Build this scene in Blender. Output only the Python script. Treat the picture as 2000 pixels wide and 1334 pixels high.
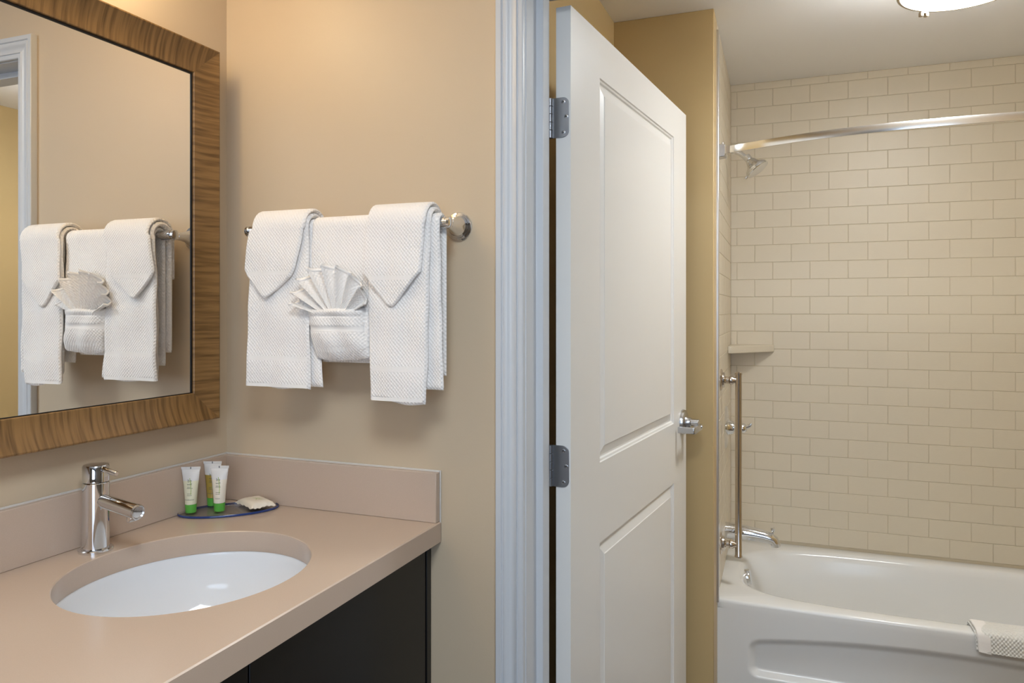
import bpy, bmesh, math, random
import numpy as np
from mathutils import Vector, Matrix

for o in list(bpy.data.objects):
    bpy.data.objects.remove(o, do_unlink=True)
SC = bpy.context.scene
COL = SC.collection
PI = math.pi
random.seed(4)

# ------------------------------------------------------------------ camera
CAM_POS = (1.2557, -1.3937, 1.40)
CAM_YAW = 0.3708
FPX = 1469.4                      # focal length in pixels of a 2000 px wide frame
cam_d = bpy.data.cameras.new('camera')
cam_d.sensor_fit = 'HORIZONTAL'
cam_d.sensor_width = 36.0
cam_d.lens = FPX * 36.0 / 2000.0
cam_d.shift_y = -62.5 / 2000.0
cam_d.clip_start = 0.02
cam = bpy.data.objects.new('camera', cam_d)
COL.objects.link(cam)
cam.location = CAM_POS
cam.rotation_euler = (PI / 2, 0, CAM_YAW)
SC.camera = cam

# ------------------------------------------------------------------ world, light, exposure
w = bpy.data.worlds.new('world')
SC.world = w
w.use_nodes = True
w.node_tree.nodes['Background'].inputs[0].default_value = (0.55, 0.68, 0.9, 1)
w.node_tree.nodes['Background'].inputs[1].default_value = 0.6
VS = SC.view_settings
VS.view_transform = 'Standard'
VS.look = 'None'
VS.gamma = 1.0
VS.use_curve_mapping = False
VS.exposure = 0.07


def area_light(name, loc, target, sx, sy, power, col):
    d = bpy.data.lights.new(name, 'AREA')
    d.shape = 'RECTANGLE'
    d.size = sx
    d.size_y = sy
    d.energy = power
    d.color = col
    o = bpy.data.objects.new(name, d)
    COL.objects.link(o)
    o.location = loc
    o.rotation_euler = (Vector(target) - Vector(loc)).to_track_quat('-Z', 'Y').to_euler()
    return o


# daylight arriving through the room's window, behind and to the right of the camera
area_light('daylight', (1.95, -3.46, 1.50), (1.95, 0.0, 1.40), 1.5, 1.25, 28, (0.64, 0.79, 1.0))
VANITY_LAMP = 17.5
BATH_LAMP = 54.0
BOUNCE_FILL = 27.0  # added fill above the camera, stands in for bounced flash


# ------------------------------------------------------------------ materials
def new_mat(name):
    m = bpy.data.materials.new(name)
    m.use_nodes = True
    nt = m.node_tree
    return m, nt, nt.nodes['Principled BSDF']


def lin(r, g, b):
    f = lambda c: (c / 255.0 / 12.92) if c / 255.0 <= 0.04045 else ((c / 255.0 + 0.055) / 1.055) ** 2.4
    return (f(r), f(g), f(b), 1.0)


def paint(name, col, rough=0.5, bump=0.0, scale=200.0, var=0.0, metal=0.0, spec=0.5, coat=0.0, stretch=None, coords='Object'):
    m, nt, b = new_mat(name)
    b.inputs['Base Color'].default_value = col
    b.inputs['Roughness'].default_value = rough
    b.inputs['Metallic'].default_value = metal
    b.inputs['Specular IOR Level'].default_value = spec
    b.inputs['Coat Weight'].default_value = coat
    if bump or var:
        tc = nt.nodes.new('ShaderNodeTexCoord')
        mp = nt.nodes.new('ShaderNodeMapping')
        if stretch:
            mp.inputs['Scale'].default_value = stretch
        nt.links.new(tc.outputs[coords], mp.inputs[0])
        n = nt.nodes.new('ShaderNodeTexNoise')
        n.inputs['Scale'].default_value = scale
        n.inputs['Detail'].default_value = 3
        nt.links.new(mp.outputs[0], n.inputs['Vector'])
        if bump:
            bp = nt.nodes.new('ShaderNodeBump')
            bp.inputs['Strength'].default_value = bump
            bp.inputs['Distance'].default_value = 0.001
            nt.links.new(n.outputs['Fac'], bp.inputs['Height'])
            nt.links.new(bp.outputs[0], b.inputs['Normal'])
        if var:
            mx = nt.nodes.new('ShaderNodeMix')
            mx.data_type = 'RGBA'
            mx.inputs[6].default_value = tuple(c * (1 - var) for c in col[:3]) + (1,)
            mx.inputs[7].default_value = tuple(min(1, c * (1 + var)) for c in col[:3]) + (1,)
            nt.links.new(n.outputs['Fac'], mx.inputs[0])
            nt.links.new(mx.outputs[2], b.inputs['Base Color'])
    return m


M = {}
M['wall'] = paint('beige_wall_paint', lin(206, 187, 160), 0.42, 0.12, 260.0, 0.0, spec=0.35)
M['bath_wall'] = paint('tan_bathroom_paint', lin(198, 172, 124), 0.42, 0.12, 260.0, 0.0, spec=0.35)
M['dark_bounce_wall'] = paint('bounce_damping_brown', lin(112, 98, 82), 0.5, 0.12, 260.0, 0.0, spec=0.35)  # brown added on unseen walls to cut bounce and darken chrome reflections
M['ceiling'] = paint('ceiling_paint', lin(246, 244, 243), 0.8, 0.1, 300.0)
M['trim'] = paint('white_trim_paint', lin(208, 211, 215), 0.32, 0.0)
M['door'] = paint('white_door_paint', lin(236, 234, 230), 0.35, 0.0)
M['floor'] = paint('floor_tile', lin(104, 94, 84), 0.5, 0.1, 30.0, 0.1)
M['tile'] = paint('cream_tile', lin(220, 208, 186), 0.38, 0.25, 60.0, 0.02, stretch=(1.0, 1.0, 14.0))
M['grout'] = paint('cream_grout', lin(204, 191, 166), 0.7)
M['counter'] = paint('beige_quartz', lin(199, 178, 160), 0.22, 0.0, 900.0, 0.07, spec=0.5)
M['caulk'] = paint('white_caulk', lin(214, 208, 200), 0.6)
M['porcelain'] = paint('white_porcelain', lin(236, 238, 242), 0.07, spec=0.55)
M['tub'] = paint('white_tub_enamel', lin(236, 235, 232), 0.16, spec=0.5)
M['chrome'] = paint('chrome', (0.76, 0.77, 0.79, 1), 0.06, metal=1.0)
M['nickel'] = paint('polished_nickel', (0.62, 0.56, 0.50, 1), 0.13, metal=1.0)
M['satin'] = paint('satin_chrome', (0.60, 0.60, 0.61, 1), 0.24, metal=1.0)
M['steel'] = paint('satin_steel_hinge', (0.36, 0.37, 0.39, 1), 0.38, metal=1.0)
M['alum'] = paint('brushed_aluminium', (0.80, 0.79, 0.77, 1), 0.22, metal=1.0)
M['strip'] = paint('metal_edge_strip', (0.70, 0.71, 0.73, 1), 0.3, metal=1.0)
M['dark'] = paint('black_gap', (0.004, 0.004, 0.004, 1), 0.5)
M['espresso'] = paint('espresso_laminate', (0.006, 0.0055, 0.0055, 1), 0.35, spec=0.4)
M['bronze'] = paint('brushed_bronze', (0.42, 0.34, 0.24, 1), 0.3, metal=1.0)
M['green'] = paint('green_cap', lin(96, 178, 72), 0.3, spec=0.5)
M['printdark'] = paint('print_dark_green', lin(88, 96, 70), 0.6)
M['printgreen'] = paint('print_light_green', lin(150, 180, 60), 0.6)
M['crimp'] = paint('tube_crimp_white', lin(226, 224, 222), 0.35)
M['grey'] = paint('crimp_notch_grey', lin(120, 118, 120), 0.5)
M['tube_white'] = paint('lotion_tube_plastic', lin(232, 224, 208), 0.28)
M['tube_cream'] = paint('conditioner_tube_plastic', lin(228, 226, 200), 0.28)
M['tube_gold'] = paint('shampoo_tube_plastic', lin(176, 150, 72), 0.25)
M['paper'] = paint('soap_wrapper', lin(236, 226, 210), 0.45, 0.6, 90.0)

# mirror glass
m, nt, b = new_mat('mirror_silver')
b.inputs['Base Color'].default_value = (0.93, 0.93, 0.92, 1)
b.inputs['Metallic'].default_value = 1.0
b.inputs['Roughness'].default_value = 0.0
M['mirror'] = m

# thin clear tray glass
m, nt, b = new_mat('tray_glass')
nt.nodes.remove(b)
tp = nt.nodes.new('ShaderNodeBsdfTransparent')
tp.inputs[0].default_value = (0.86, 0.875, 0.89, 1)
gl = nt.nodes.new('ShaderNodeBsdfGlossy')
gl.inputs['Roughness'].default_value = 0.02
ms = nt.nodes.new('ShaderNodeMixShader')
ms.inputs[0].default_value = 0.12
nt.links.new(tp.outputs[0], ms.inputs[1])
nt.links.new(gl.outputs[0], ms.inputs[2])
nt.links.new(ms.outputs[0], nt.nodes['Material Output'].inputs[0])
M['glass'] = m
M['glass_edge'] = paint('blue_glass_edge', lin(40, 62, 120), 0.08, spec=0.6)


def emit(name, col, strength):
    m, nt, b = new_mat(name)
    b.inputs['Base Color'].default_value = (0.9, 0.9, 0.9, 1)
    b.inputs['Emission Color'].default_value = col
    b.inputs['Emission Strength'].default_value = strength
    return m


M['bounce_glow'] = emit('bounce_fill_diffuser', (0.86, 0.94, 1.0, 1), BOUNCE_FILL)
M['bath_glow'] = emit('bath_lamp_diffuser', (0.95, 0.985, 1.0, 1), BATH_LAMP)
M['vanity_glow'] = emit('vanity_lamp_glass', (1.0, 0.775, 0.47, 1), VANITY_LAMP)


def cloth(name, col, pitch=0.0062, strength=0.75, dist=0.0015):
    """woven terry: diamond nubs in UV metres"""
    m, nt, b = new_mat(name)
    b.inputs['Base Color'].default_value = col
    b.inputs['Roughness'].default_value = 0.9
    b.inputs['Specular IOR Level'].default_value = 0.1
    b.inputs['Sheen Weight'].default_value = 0.2
    uv = nt.nodes.new('ShaderNodeUVMap')
    sp = nt.nodes.new('ShaderNodeSeparateXYZ')
    nt.links.new(uv.outputs[0], sp.inputs[0])

    def mth(op, a, bb=None):
        n = nt.nodes.new('ShaderNodeMath')
        n.operation = op
        for i, x in enumerate((a, bb)):
            if x is None:
                continue
            if isinstance(x, (int, float)):
                n.inputs[i].default_value = x
            else:
                nt.links.new(x, n.inputs[i])
        return n.outputs[0]
    k = PI / pitch
    ns = nt.nodes.new('ShaderNodeTexNoise')
    ns.inputs['Scale'].default_value = 120
    nt.links.new(uv.outputs[0], ns.inputs['Vector'])
    wob = mth('MULTIPLY', mth('SUBTRACT', ns.outputs['Fac'], 0.5), 1.8)
    u = mth('ADD', mth('MULTIPLY', sp.outputs[0], k * 1.75), wob)
    v = mth('ADD', mth('MULTIPLY', sp.outputs[1], k * 1.55), mth('MULTIPLY', wob, 0.6))
    s = mth('MULTIPLY', mth('SINE', u), mth('SINE', v))
    n2 = nt.nodes.new('ShaderNodeTexNoise')
    n2.inputs['Scale'].default_value = 700
    nt.links.new(uv.outputs[0], n2.inputs['Vector'])
    h = mth('ADD', mth('MULTIPLY', s, 0.5), mth('MULTIPLY', n2.outputs['Fac'], 0.35))
    bp = nt.nodes.new('ShaderNodeBump')
    bp.inputs['Strength'].default_value = strength
    bp.inputs['Distance'].default_value = dist
    nt.links.new(h, bp.inputs['Height'])
    nt.links.new(bp.outputs[0], b.inputs['Normal'])
    return m


M['terry'] = cloth('white_terry', lin(248, 244, 240))
M['hem'] = paint('white_flat_weave', lin(248, 244, 240), 0.85, 0.3, 600.0, spec=0.1)
M['mat'] = cloth('bath_mat_terry', lin(238, 236, 230), 0.0095, 1.0, 0.0025)


def zebra(name, axis):
    """figured wood veneer whose bands run across the rail"""
    m, nt, b = new_mat(name)
    tc = nt.nodes.new('ShaderNodeTexCoord')

    def noise(along, across, scale, detail, dist):
        mp = nt.nodes.new('ShaderNodeMapping')
        sc = [across, across, across]
        sc[axis] = along
        mp.inputs['Scale'].default_value = sc
        nt.links.new(tc.outputs['Object'], mp.inputs[0])
        n = nt.nodes.new('ShaderNodeTexNoise')
        n.inputs['Scale'].default_value = scale
        n.inputs['Detail'].default_value = detail
        n.inputs['Distortion'].default_value = dist
        nt.links.new(mp.outputs[0], n.inputs['Vector'])
        return n.outputs['Fac']
    a = noise(22.0, 1.2, 6.0, 3, 0.2)
    f = noise(90.0, 4.0, 7.0, 2, 0.0)
    mx = nt.nodes.new('ShaderNodeMath')
    mx.operation = 'MULTIPLY_ADD'
    nt.links.new(f, mx.inputs[0])
    mx.inputs[1].default_value = 0.22
    nt.links.new(a, mx.inputs[2])
    r = nt.nodes.new('ShaderNodeValToRGB')
    r.color_ramp.elements[0].position = 0.40
    r.color_ramp.elements[0].color = lin(98, 70, 38)
    r.color_ramp.elements[1].position = 0.72
    r.color_ramp.elements[1].color = lin(146, 110, 66)
    nt.links.new(mx.outputs[0], r.inputs[0])
    nt.links.new(r.outputs[0], b.inputs['Base Color'])
    b.inputs['Roughness'].default_value = 0.36
    return m


M['wood_h'] = zebra('figured_wood_rail', 1)
M['wood_v'] = zebra('figured_wood_stile', 2)


# ------------------------------------------------------------------ geometry helpers
class G:
    def __init__(self):
        self.v, self.f, self.uv = [], [], {}

    def add(self, vs, fs):
        o = len(self.v)
        self.v += [tuple(map(float, p)) for p in vs]
        self.f += [tuple(i + o for i in f) for f in fs]
        return o

    def box(self, x0, x1, y0, y1, z0, z1):
        vs = [(x, y, z) for x in (x0, x1) for y in (y0, y1) for z in (z0, z1)]
        self.add(vs, [(0, 1, 3, 2), (4, 6, 7, 5), (0, 4, 5, 1), (2, 3, 7, 6), (0, 2, 6, 4), (1, 5, 7, 3)])
        return self

    def lathe(self, org, ax, prof, n=32, closed=True):
        """prof = [(dist along axis, radius)]"""
        ax = Vector(ax).normalized()
        a = Vector((0, 0, 1)) if abs(ax.z) < 0.9 else Vector((1, 0, 0))
        e1 = ax.cross(a).normalized()
        e2 = ax.cross(e1)
        vs, fs = [], []
        for h, r in prof:
            for k in range(n):
                t = 2 * PI * k / n
                vs.append(Vector(org) + ax * h + (e1 * math.cos(t) + e2 * math.sin(t)) * r)
        for i in range(len(prof) - 1):
            for k in range(n):
                k2 = (k + 1) % n
                fs.append((i * n + k, i * n + k2, (i + 1) * n + k2, (i + 1) * n + k))
        if closed:
            fs.append(tuple(range(n))[::-1])
            fs.append(tuple((len(prof) - 1) * n + k for k in range(n)))
        self.add(vs, fs)
        return self

    def cyl(self, p0, p1, r, n=24, r1=None, ch=0.0):
        p0, p1 = Vector(p0), Vector(p1)
        L = (p1 - p0).length
        r1 = r if r1 is None else r1
        pr = [(0, r), (L, r1)]
        if ch:
            pr = [(0, r - ch), (ch, r), (L - ch, r1), (L, r1 - ch)]
        return self.lathe(p0, p1 - p0, pr, n)

    def tube(self, pts, rs, n=16):
        pts = [Vector(p) for p in pts]
        if not isinstance(rs, (list, tuple)):
            rs = [rs] * len(pts)
        vs, fs = [], []
        e1 = None
        for i, p in enumerate(pts):
            d = (pts[min(i + 1, len(pts) - 1)] - pts[max(i - 1, 0)]).normalized()
            if e1 is None:
                e1 = d.cross(Vector((0, 0, 1)) if abs(d.z) < 0.9 else Vector((1, 0, 0))).normalized()
            e1 = (e1 - d * e1.dot(d)).normalized()
            e2 = d.cross(e1)
            for k in range(n):
                t = 2 * PI * k / n
                vs.append(p + (e1 * math.cos(t) + e2 * math.sin(t)) * rs[i])
        for i in range(len(pts) - 1):
            for k in range(n):
                k2 = (k + 1) % n
                fs.append((i * n + k, i * n + k2, (i + 1) * n + k2, (i + 1) * n + k))
        fs.append(tuple(range(n))[::-1])
        fs.append(tuple((len(pts) - 1) * n + k for k in range(n)))
        self.add(vs, fs)
        return self

    def prism(self, poly, fn, t0, t1):
        """extrude a 2-D polygon; fn(a, b, t) -> xyz"""
        n = len(poly)
        vs = [fn(a, b, t0) for a, b in poly] + [fn(a, b, t1) for a, b in poly]
        fs = [(i, (i + 1) % n, n + (i + 1) % n, n + i) for i in range(n)]
        fs += [tuple(range(n))[::-1], tuple(range(n, 2 * n))]
        self.add(vs, fs)
        return self

    def grid(self, P, uvs=None, wrap=False):
        """P[i][j] points"""
        ni, nj = len(P), len(P[0])
        o = self.add([p for row in P for p in row], [])
        for i in range(ni - 1):
            for j in range(nj if wrap else nj - 1):
                j2 = (j + 1) % nj
                self.f.append((o + i * nj + j, o + (i + 1) * nj + j, o + (i + 1) * nj + j2, o + i * nj + j2))
        if uvs is not None:
            for i in range(ni):
                for j in range(nj):
                    self.uv[o + i * nj + j] = uvs[i][j]
        return self

    def xf(self, fn):
        self.v = [tuple(fn(Vector(p))) for p in self.v]
        return self


ORG = {}


def mk(name, g, mat, parent=None, origin=None, smooth=35, bevel=0.0, seg=2, subsurf=0, flip_fix=True, weld=False):
    """one mesh object; g holds world coordinates"""
    if parent is not None:
        origin = ORG[parent.name]
    elif origin is None:
        origin = (0, 0, 0)
    ov = Vector(origin)
    me = bpy.data.meshes.new(name)
    me.from_pydata([tuple(Vector(p) - ov) for p in g.v], [], g.f)
    if g.uv:
        ul = me.uv_layers.new(name='UVMap')
        for lp in me.loops:
            ul.data[lp.index].uv = g.uv.get(lp.vertex_index, (0, 0))
    if flip_fix:
        bm = bmesh.new()
        bm.from_mesh(me)
        if weld:
            bmesh.ops.remove_doubles(bm, verts=bm.verts, dist=1e-5)
        bmesh.ops.recalc_face_normals(bm, faces=bm.faces)
        bm.to_mesh(me)
        bm.free()
    me.materials.append(M[mat] if isinstance(mat, str) else mat)
    if smooth:
        me.shade_smooth()
        me.set_sharp_from_angle(angle=math.radians(smooth))
    o = bpy.data.objects.new(name, me)
    COL.objects.link(o)
    if parent is not None:
        o.parent = parent
    else:
        o.location = origin
    ORG[o.name] = tuple(origin)
    if bevel:
        md = o.modifiers.new('bevel', 'BEVEL')
        md.width = bevel
        md.segments = seg
        md.limit_method = 'ANGLE'
        md.angle_limit = math.radians(40)
        md.harden_normals = False
    if subsurf:
        md = o.modifiers.new('sub', 'SUBSURF')
        md.levels = subsurf
        md.render_levels = subsurf
    return o


def tag(o, label, cat, group=None):
    o['label'] = label
    o['category'] = cat
    if group:
        o['group'] = group
    return o


def thing(name, loc, label, cat, group=None):
    o = bpy.data.objects.new(name, None)
    o.empty_display_size = 0.05
    COL.objects.link(o)
    o.location = loc
    ORG[o.name] = tuple(loc)
    return tag(o, label, cat, group)


def structure(o, label=None, cat=None):
    o['kind'] = 'structure'
    if label:
        o['label'] = label
    if cat:
        o['category'] = cat
    return o


def B(*a):
    return G().box(*a)


# ------------------------------------------------------------------ key dimensions (metres)
ZC = 0.963        # counter top
CEIL = 2.405
WT = 0.137        # thickness of the wall holding the towels and the door
XJ = 0.744        # left jamb face
XJR = 1.745       # right jamb face
HEAD = 2.0625     # underside of head jamb
XL = 0.634        # bathroom left wall
YN = 1.190        # stub wall face
YT = 1.350        # tub front
YB = 2.106        # tiled back wall
XR = 2.49         # bathroom right wall
RIM = 0.378


def xw(y):        # tiled end wall of the alcove runs very slightly out of square
    return 0.9466 + 0.0274 * (YB - y) / 0.916


XROOM = 3.0
YREAR = -3.4

# ------------------------------------------------------------------ shell
structure(mk('floor', B(-0.1, XROOM + 0.1, YREAR - 0.1, YB + 0.1, -0.05, 0.0), 'floor'), 'stone coloured tile floor', 'floor')
structure(mk('ceiling', B(-0.1, XROOM + 0.1, YREAR - 0.1, YB + 0.1, CEIL, CEIL + 0.05), 'ceiling'), 'flat off-white painted ceiling', 'ceiling')
structure(mk('wall_left', B(-0.1, 0.0, YREAR, WT, 0, CEIL), 'wall'), 'beige painted wall behind the framed mirror', 'wall')
g = G().box(0.0, XJ - 0.018, 0.0, WT, 0, CEIL).box(XJ - 0.018, XJR + 0.018, 0.0, WT, HEAD + 0.018, CEIL).box(XJR + 0.018, XROOM, 0.0, WT, 0, CEIL)
structure(mk('wall_back', g, 'wall'), 'beige painted wall with the towel bar and the door opening', 'wall')
structure(mk('wall_right', B(XROOM, XROOM + 0.1, YREAR, WT, 0, CEIL), 'dark_bounce_wall'), 'unseen wall opposite the mirror, darkened to cut bounce light', 'wall')
WX0, WX1, WZ0, WZ1 = 1.15, 2.75, 0.85, 2.15
g = G().box(-0.1, WX0, YREAR - 0.1, YREAR, 0, CEIL).box(WX1, XROOM + 0.1, YREAR - 0.1, YREAR, 0, CEIL)
g.box(WX0, WX1, YREAR - 0.1, YREAR, 0, WZ0).box(WX0, WX1, YREAR - 0.1, YREAR, WZ1, CEIL)
structure(mk('wall_rear', g, 'dark_bounce_wall'), 'unseen wall with the window behind the camera, darkened to cut bounce light', 'wall')
wn = G().box(WX0, WX0 + 0.05, YREAR - 0.03, YREAR + 0.015, WZ0, WZ1).box(WX1 - 0.05, WX1, YREAR - 0.03, YREAR + 0.015, WZ0, WZ1)
wn.box(WX0 + 0.05, WX1 - 0.05, YREAR - 0.03, YREAR + 0.015, WZ0, WZ0 + 0.05).box(WX0 + 0.05, WX1 - 0.05, YREAR - 0.03, YREAR + 0.015, WZ1 - 0.05, WZ1)
wn.box(1.93, 1.97, YREAR - 0.02, YREAR + 0.01, WZ0 + 0.05, WZ1 - 0.05)
structure(mk('window_1', wn, 'trim', bevel=0.003), 'white framed window behind the camera', 'window')
# bathroom
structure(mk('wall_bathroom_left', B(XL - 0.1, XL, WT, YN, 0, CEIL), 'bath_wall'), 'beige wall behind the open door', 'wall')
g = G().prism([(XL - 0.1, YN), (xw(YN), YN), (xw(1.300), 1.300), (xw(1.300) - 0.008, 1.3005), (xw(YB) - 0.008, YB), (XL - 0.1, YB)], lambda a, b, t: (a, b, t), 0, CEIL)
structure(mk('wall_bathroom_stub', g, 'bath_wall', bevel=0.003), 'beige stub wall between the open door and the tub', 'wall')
structure(mk('wall_bathroom_right', B(XR, XR + 0.1, WT, YT, 0, CEIL), 'bath_wall'), 'beige bathroom wall seen in the mirror', 'wall')

# tiled alcove: backing walls first, every tile is a piece of its own
TP, TW, GR = 0.0764, 0.1515, 0.0017
ZA = 1.8376
alc_b = structure(mk('wall_alcove_back', B(0.85, XR + 0.1, YB + 0.0020, YB + 0.1, 0, CEIL), 'grout'), 'cream tiled wall behind the bathtub', 'wall')
g = G().prism([(xw(1.302) - 0.0005, 1.302), (xw(YB) - 0.0005, YB + 0.004), (xw(YB) - 0.05, YB + 0.004), (xw(1.302) - 0.05, 1.302)], lambda a, b, t: (a, b, t), 0, CEIL)
alc_l = structure(mk('wall_alcove_left', g, 'grout'), 'cream tiled end wall with the shower fittings', 'wall')
alc_r = structure(mk('wall_alcove_right', B(XR, XR + 0.1, YT, YB + 0.004, 0, CEIL), 'tile'), 'cream tiled wall at the far end of the bathtub', 'wall')

tile_cache = {}


def tile_mesh(wd, hg):
    k = (round(wd, 4), round(hg, 4))
    if k not in tile_cache:
        a, b, d, c = wd / 2 - GR / 2, hg / 2 - GR / 2, 0.004, 0.0013
        vs = [(-a, 0, -b), (a, 0, -b), (a, 0, b), (-a, 0, b),
              (-a, -d + c, -b), (a, -d + c, -b), (a, -d + c, b), (-a, -d + c, b),
              (-a + c, -d, -b + c), (a - c, -d, -b + c), (a - c, -d, b - c), (-a + c, -d, b - c)]
        fs = [(0, 1, 5, 4), (1, 2, 6, 5), (2, 3, 7, 6), (3, 0, 4, 7), (4, 5, 9, 8), (5, 6, 10, 9), (6, 7, 11, 10), (7, 4, 8, 11), (8, 9, 10, 11)]
        me = bpy.data.meshes.new('tile')
        me.from_pydata(vs, [], fs)
        me.materials.append(M['tile'])
        tile_cache[k] = me
    return tile_cache[k]


def lay_tiles(parent, length, start_even, start_odd, place, rotz):
    """courses from the tub rim to the ceiling; place(s, z) -> position of a tile centre"""
    k0 = math.floor((RIM - ZA) / TP) - 1
    for k in range(k0, 9):
        z0, z1 = ZA + k * TP, ZA + (k + 1) * TP
        z0, z1 = max(z0, RIM + 0.003), min(z1, CEIL - 0.001)
        if z1 - z0 < 0.012:
            continue
        s = (start_even if k % 2 == 0 else start_odd) - TW * 2
        while s < length:
            a, b = max(s, 0.0), min(s + TW, length)
            if b - a > 0.012:
                o = bpy.data.objects.new('tile', tile_mesh(b - a, z1 - z0))
                COL.objects.link(o)
                o.parent = parent
                o.location = place((a + b) / 2, (z0 + z1) / 2)
                o.rotation_euler = (0, 0, rotz)
            s += TW


x0 = xw(YB)
lay_tiles(alc_b, XR - x0, 0.0275, 0.103, lambda s, z: (x0 + s, YB + 0.004, z), 0.0)
ang = math.atan2(0.0274, 0.916)
L0 = Vector((xw(YB) - 0.003, YB, 0))
L1 = Vector((xw(1.335) - 0.003, 1.335, 0))
dl = (L1 - L0).normalized()
lay_tiles(alc_l, (L1 - L0).length, 0.05, 0.125, lambda s, z: tuple(L0 + dl * s + Vector((0, 0, z))), PI / 2 + ang)
# edge strip and flat return beside the tile
mk('edge_strip', G().prism([(xw(1.302) - 0.004, 1.306), (xw(1.302) + 0.007, 1.306), (xw(1.33) + 0.007, 1.333), (xw(1.33) - 0.004, 1.333)],
                           lambda a, b, t: (a, b, t), RIM + 0.002, CEIL - 0.03), 'strip', alc_l, bevel=0.002)

# baseboards in the bathroom
structure(mk('baseboard_bathroom', B(XL, XL + 0.012, WT + 0.02, YN, 0, 0.1), 'trim', bevel=0.003), 'white baseboard behind the door', 'baseboard')

# ------------------------------------------------------------------ door frame
fr = structure(thing('trim_1', (XJ, 0, 0), 'white moulded door casing and jamb beside the towels', 'door frame'))
CP = [(0.685, 0.0), (0.685, -0.0165), (0.6865, -0.018), (0.6965, -0.018), (0.698, -0.0165), (0.6985, -0.0145), (0.7005, -0.0145), (0.702, -0.0162),
      (0.7055, -0.0164), (0.709, -0.0150), (0.7125, -0.0120), (0.7165, -0.0108), (0.7205, -0.0112), (0.7245, -0.0128), (0.7275, -0.0148), (0.7285, -0.0150),
      (0.7290, -0.0118), (0.7305, -0.0116), (0.7320, -0.0128), (0.7395, -0.0126), (0.7415, -0.0110), (0.7420, -0.0080), (0.7420, 0.0)]
TOPC = HEAD + 0.002


def miter_up(a, b, t):      # left leg of the casing, mitred at the head
    return (a, b, 0.0) if t == 0 else (a, b, TOPC + (0.742 - a))


mk('casing', G().prism(CP, miter_up, 0, 1), 'trim', fr, smooth=28)
mk('casing', G().prism(CP, lambda a, b, t: (XJ + XJR - a, b, 0.0) if t == 0 else (XJ + XJR - a, b, TOPC + (0.742 - a)), 0, 1), 'trim', fr, smooth=28)
mk('casing', G().prism(CP, lambda a, b, t: ((a if t == 0 else XJ + XJR - a), b, TOPC + (0.742 - a)), 0, 1), 'trim', fr, smooth=28)
JP = [(-0.018, 0.0), (0.0, 0.0), (0.0, 0.058), (0.0155, 0.058), (0.0155, 0.098), (0.0, 0.098), (0.0, WT), (-0.018, WT)]
mk('jamb', G().prism(JP, lambda a, b, t: (XJ + a, b, t), 0, HEAD + 0.018), 'trim', fr, bevel=0.0015, smooth=30)
mk('jamb', G().prism(JP, lambda a, b, t: (XJR - a, b, t), 0, HEAD + 0.018), 'trim', fr, bevel=0.0015, smooth=30)
mk('head_jamb', G().prism(JP, lambda a, b, t: (t, b, HEAD - a), XJ, XJR), 'trim', fr, bevel=0.0015, smooth=30)
for xa, sg in ((XJ - 0.002, 1), (XJR + 0.002, -1)):
    mk('casing', G().box(min(xa, xa - sg * 0.057), max(xa, xa - sg * 0.057), WT, WT + 0.014, 0, TOPC + 0.057), 'trim', fr, bevel=0.003)
mk('casing', B(XJ - 0.002, XJR + 0.002, WT, WT + 0.014, TOPC, TOPC + 0.057), 'trim', fr, bevel=0.003)

# ------------------------------------------------------------------ open door
TH = math.radians(5.4)
DN = Vector((math.sin(TH), math.cos(TH), 0))        # along the leaf, away from the hinge
DT = Vector((math.cos(TH), -math.sin(TH), 0))       # out of the visible face
DB = Vector((0.7968, 0.128, 0))                     # visible face at the hinge edge
DL, DTH = 1.005, 0.0335
ZD0, ZD1 = 0.012, 2.041


def dpt(s, t, z):
    return tuple(DB + DN * s + DT * t + Vector((0, 0, z)))


door = structure(thing('door_1', dpt(0, -DTH, 0), 'white two-panel door standing open into the bathroom', 'door'))
panels = [(0.178, 0.848, 1.045, 1.937), (0.178, 0.848, 0.225, 0.859)]
g = G()
# face with two moulded panels
prof = [(0.0, 0.0), (0.0015, -0.0035), (0.006, -0.0045), (0.0085, -0.0085), (0.012, -0.0090), (0.034, -0.0022), (0.0355, -0.0005), (0.039, -0.0005)]


def rect_ring(p, ins, d):
    s0, s1, z0, z1 = p
    return [dpt(s0 + ins, d, z0 + ins), dpt(s1 - ins, d, z0 + ins), dpt(s1 - ins, d, z1 - ins), dpt(s0 + ins, d, z1 - ins)]


for side in (0, 1):
    fl = (lambda d: d) if side == 0 else (lambda d: -DTH - d)
    for p in panels:
        P = [rect_ring(p, i, fl(d)) for i, d in prof]
        g.grid(P, wrap=True)
        o = g.add(P[-1], [(0, 1, 2, 3)])
    # stiles and rails
    t = fl(0.0)
    rects = [(0, 0.178, ZD0, ZD1), (0.848, DL, ZD0, ZD1), (0.178, 0.848, 1.937, ZD1), (0.178, 0.848, 0.859, 1.045), (0.178, 0.848, ZD0, 0.225)]
    for s0, s1, z0, z1 in rects:
        g.add([dpt(s0, t, z0), dpt(s1, t, z0), dpt(s1, t, z1), dpt(s0, t, z1)], [(0, 1, 2, 3)])
g.add([dpt(0, 0, ZD0), dpt(0, 0, ZD1), dpt(0, -DTH, ZD1), dpt(0, -DTH, ZD0)], [(0, 1, 2, 3)])
g.add([dpt(DL, 0, ZD0), dpt(DL, 0, ZD1), dpt(DL, -DTH, ZD1), dpt(DL, -DTH, ZD0)], [(0, 1, 2, 3)])
for z in (ZD0, ZD1):
    g.add([dpt(0, 0, z), dpt(DL, 0, z), dpt(DL, -DTH, z), dpt(0, -DTH, z)], [(0, 1, 2, 3)])
mk('slab', g, 'door', door, smooth=12, weld=True)


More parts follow.
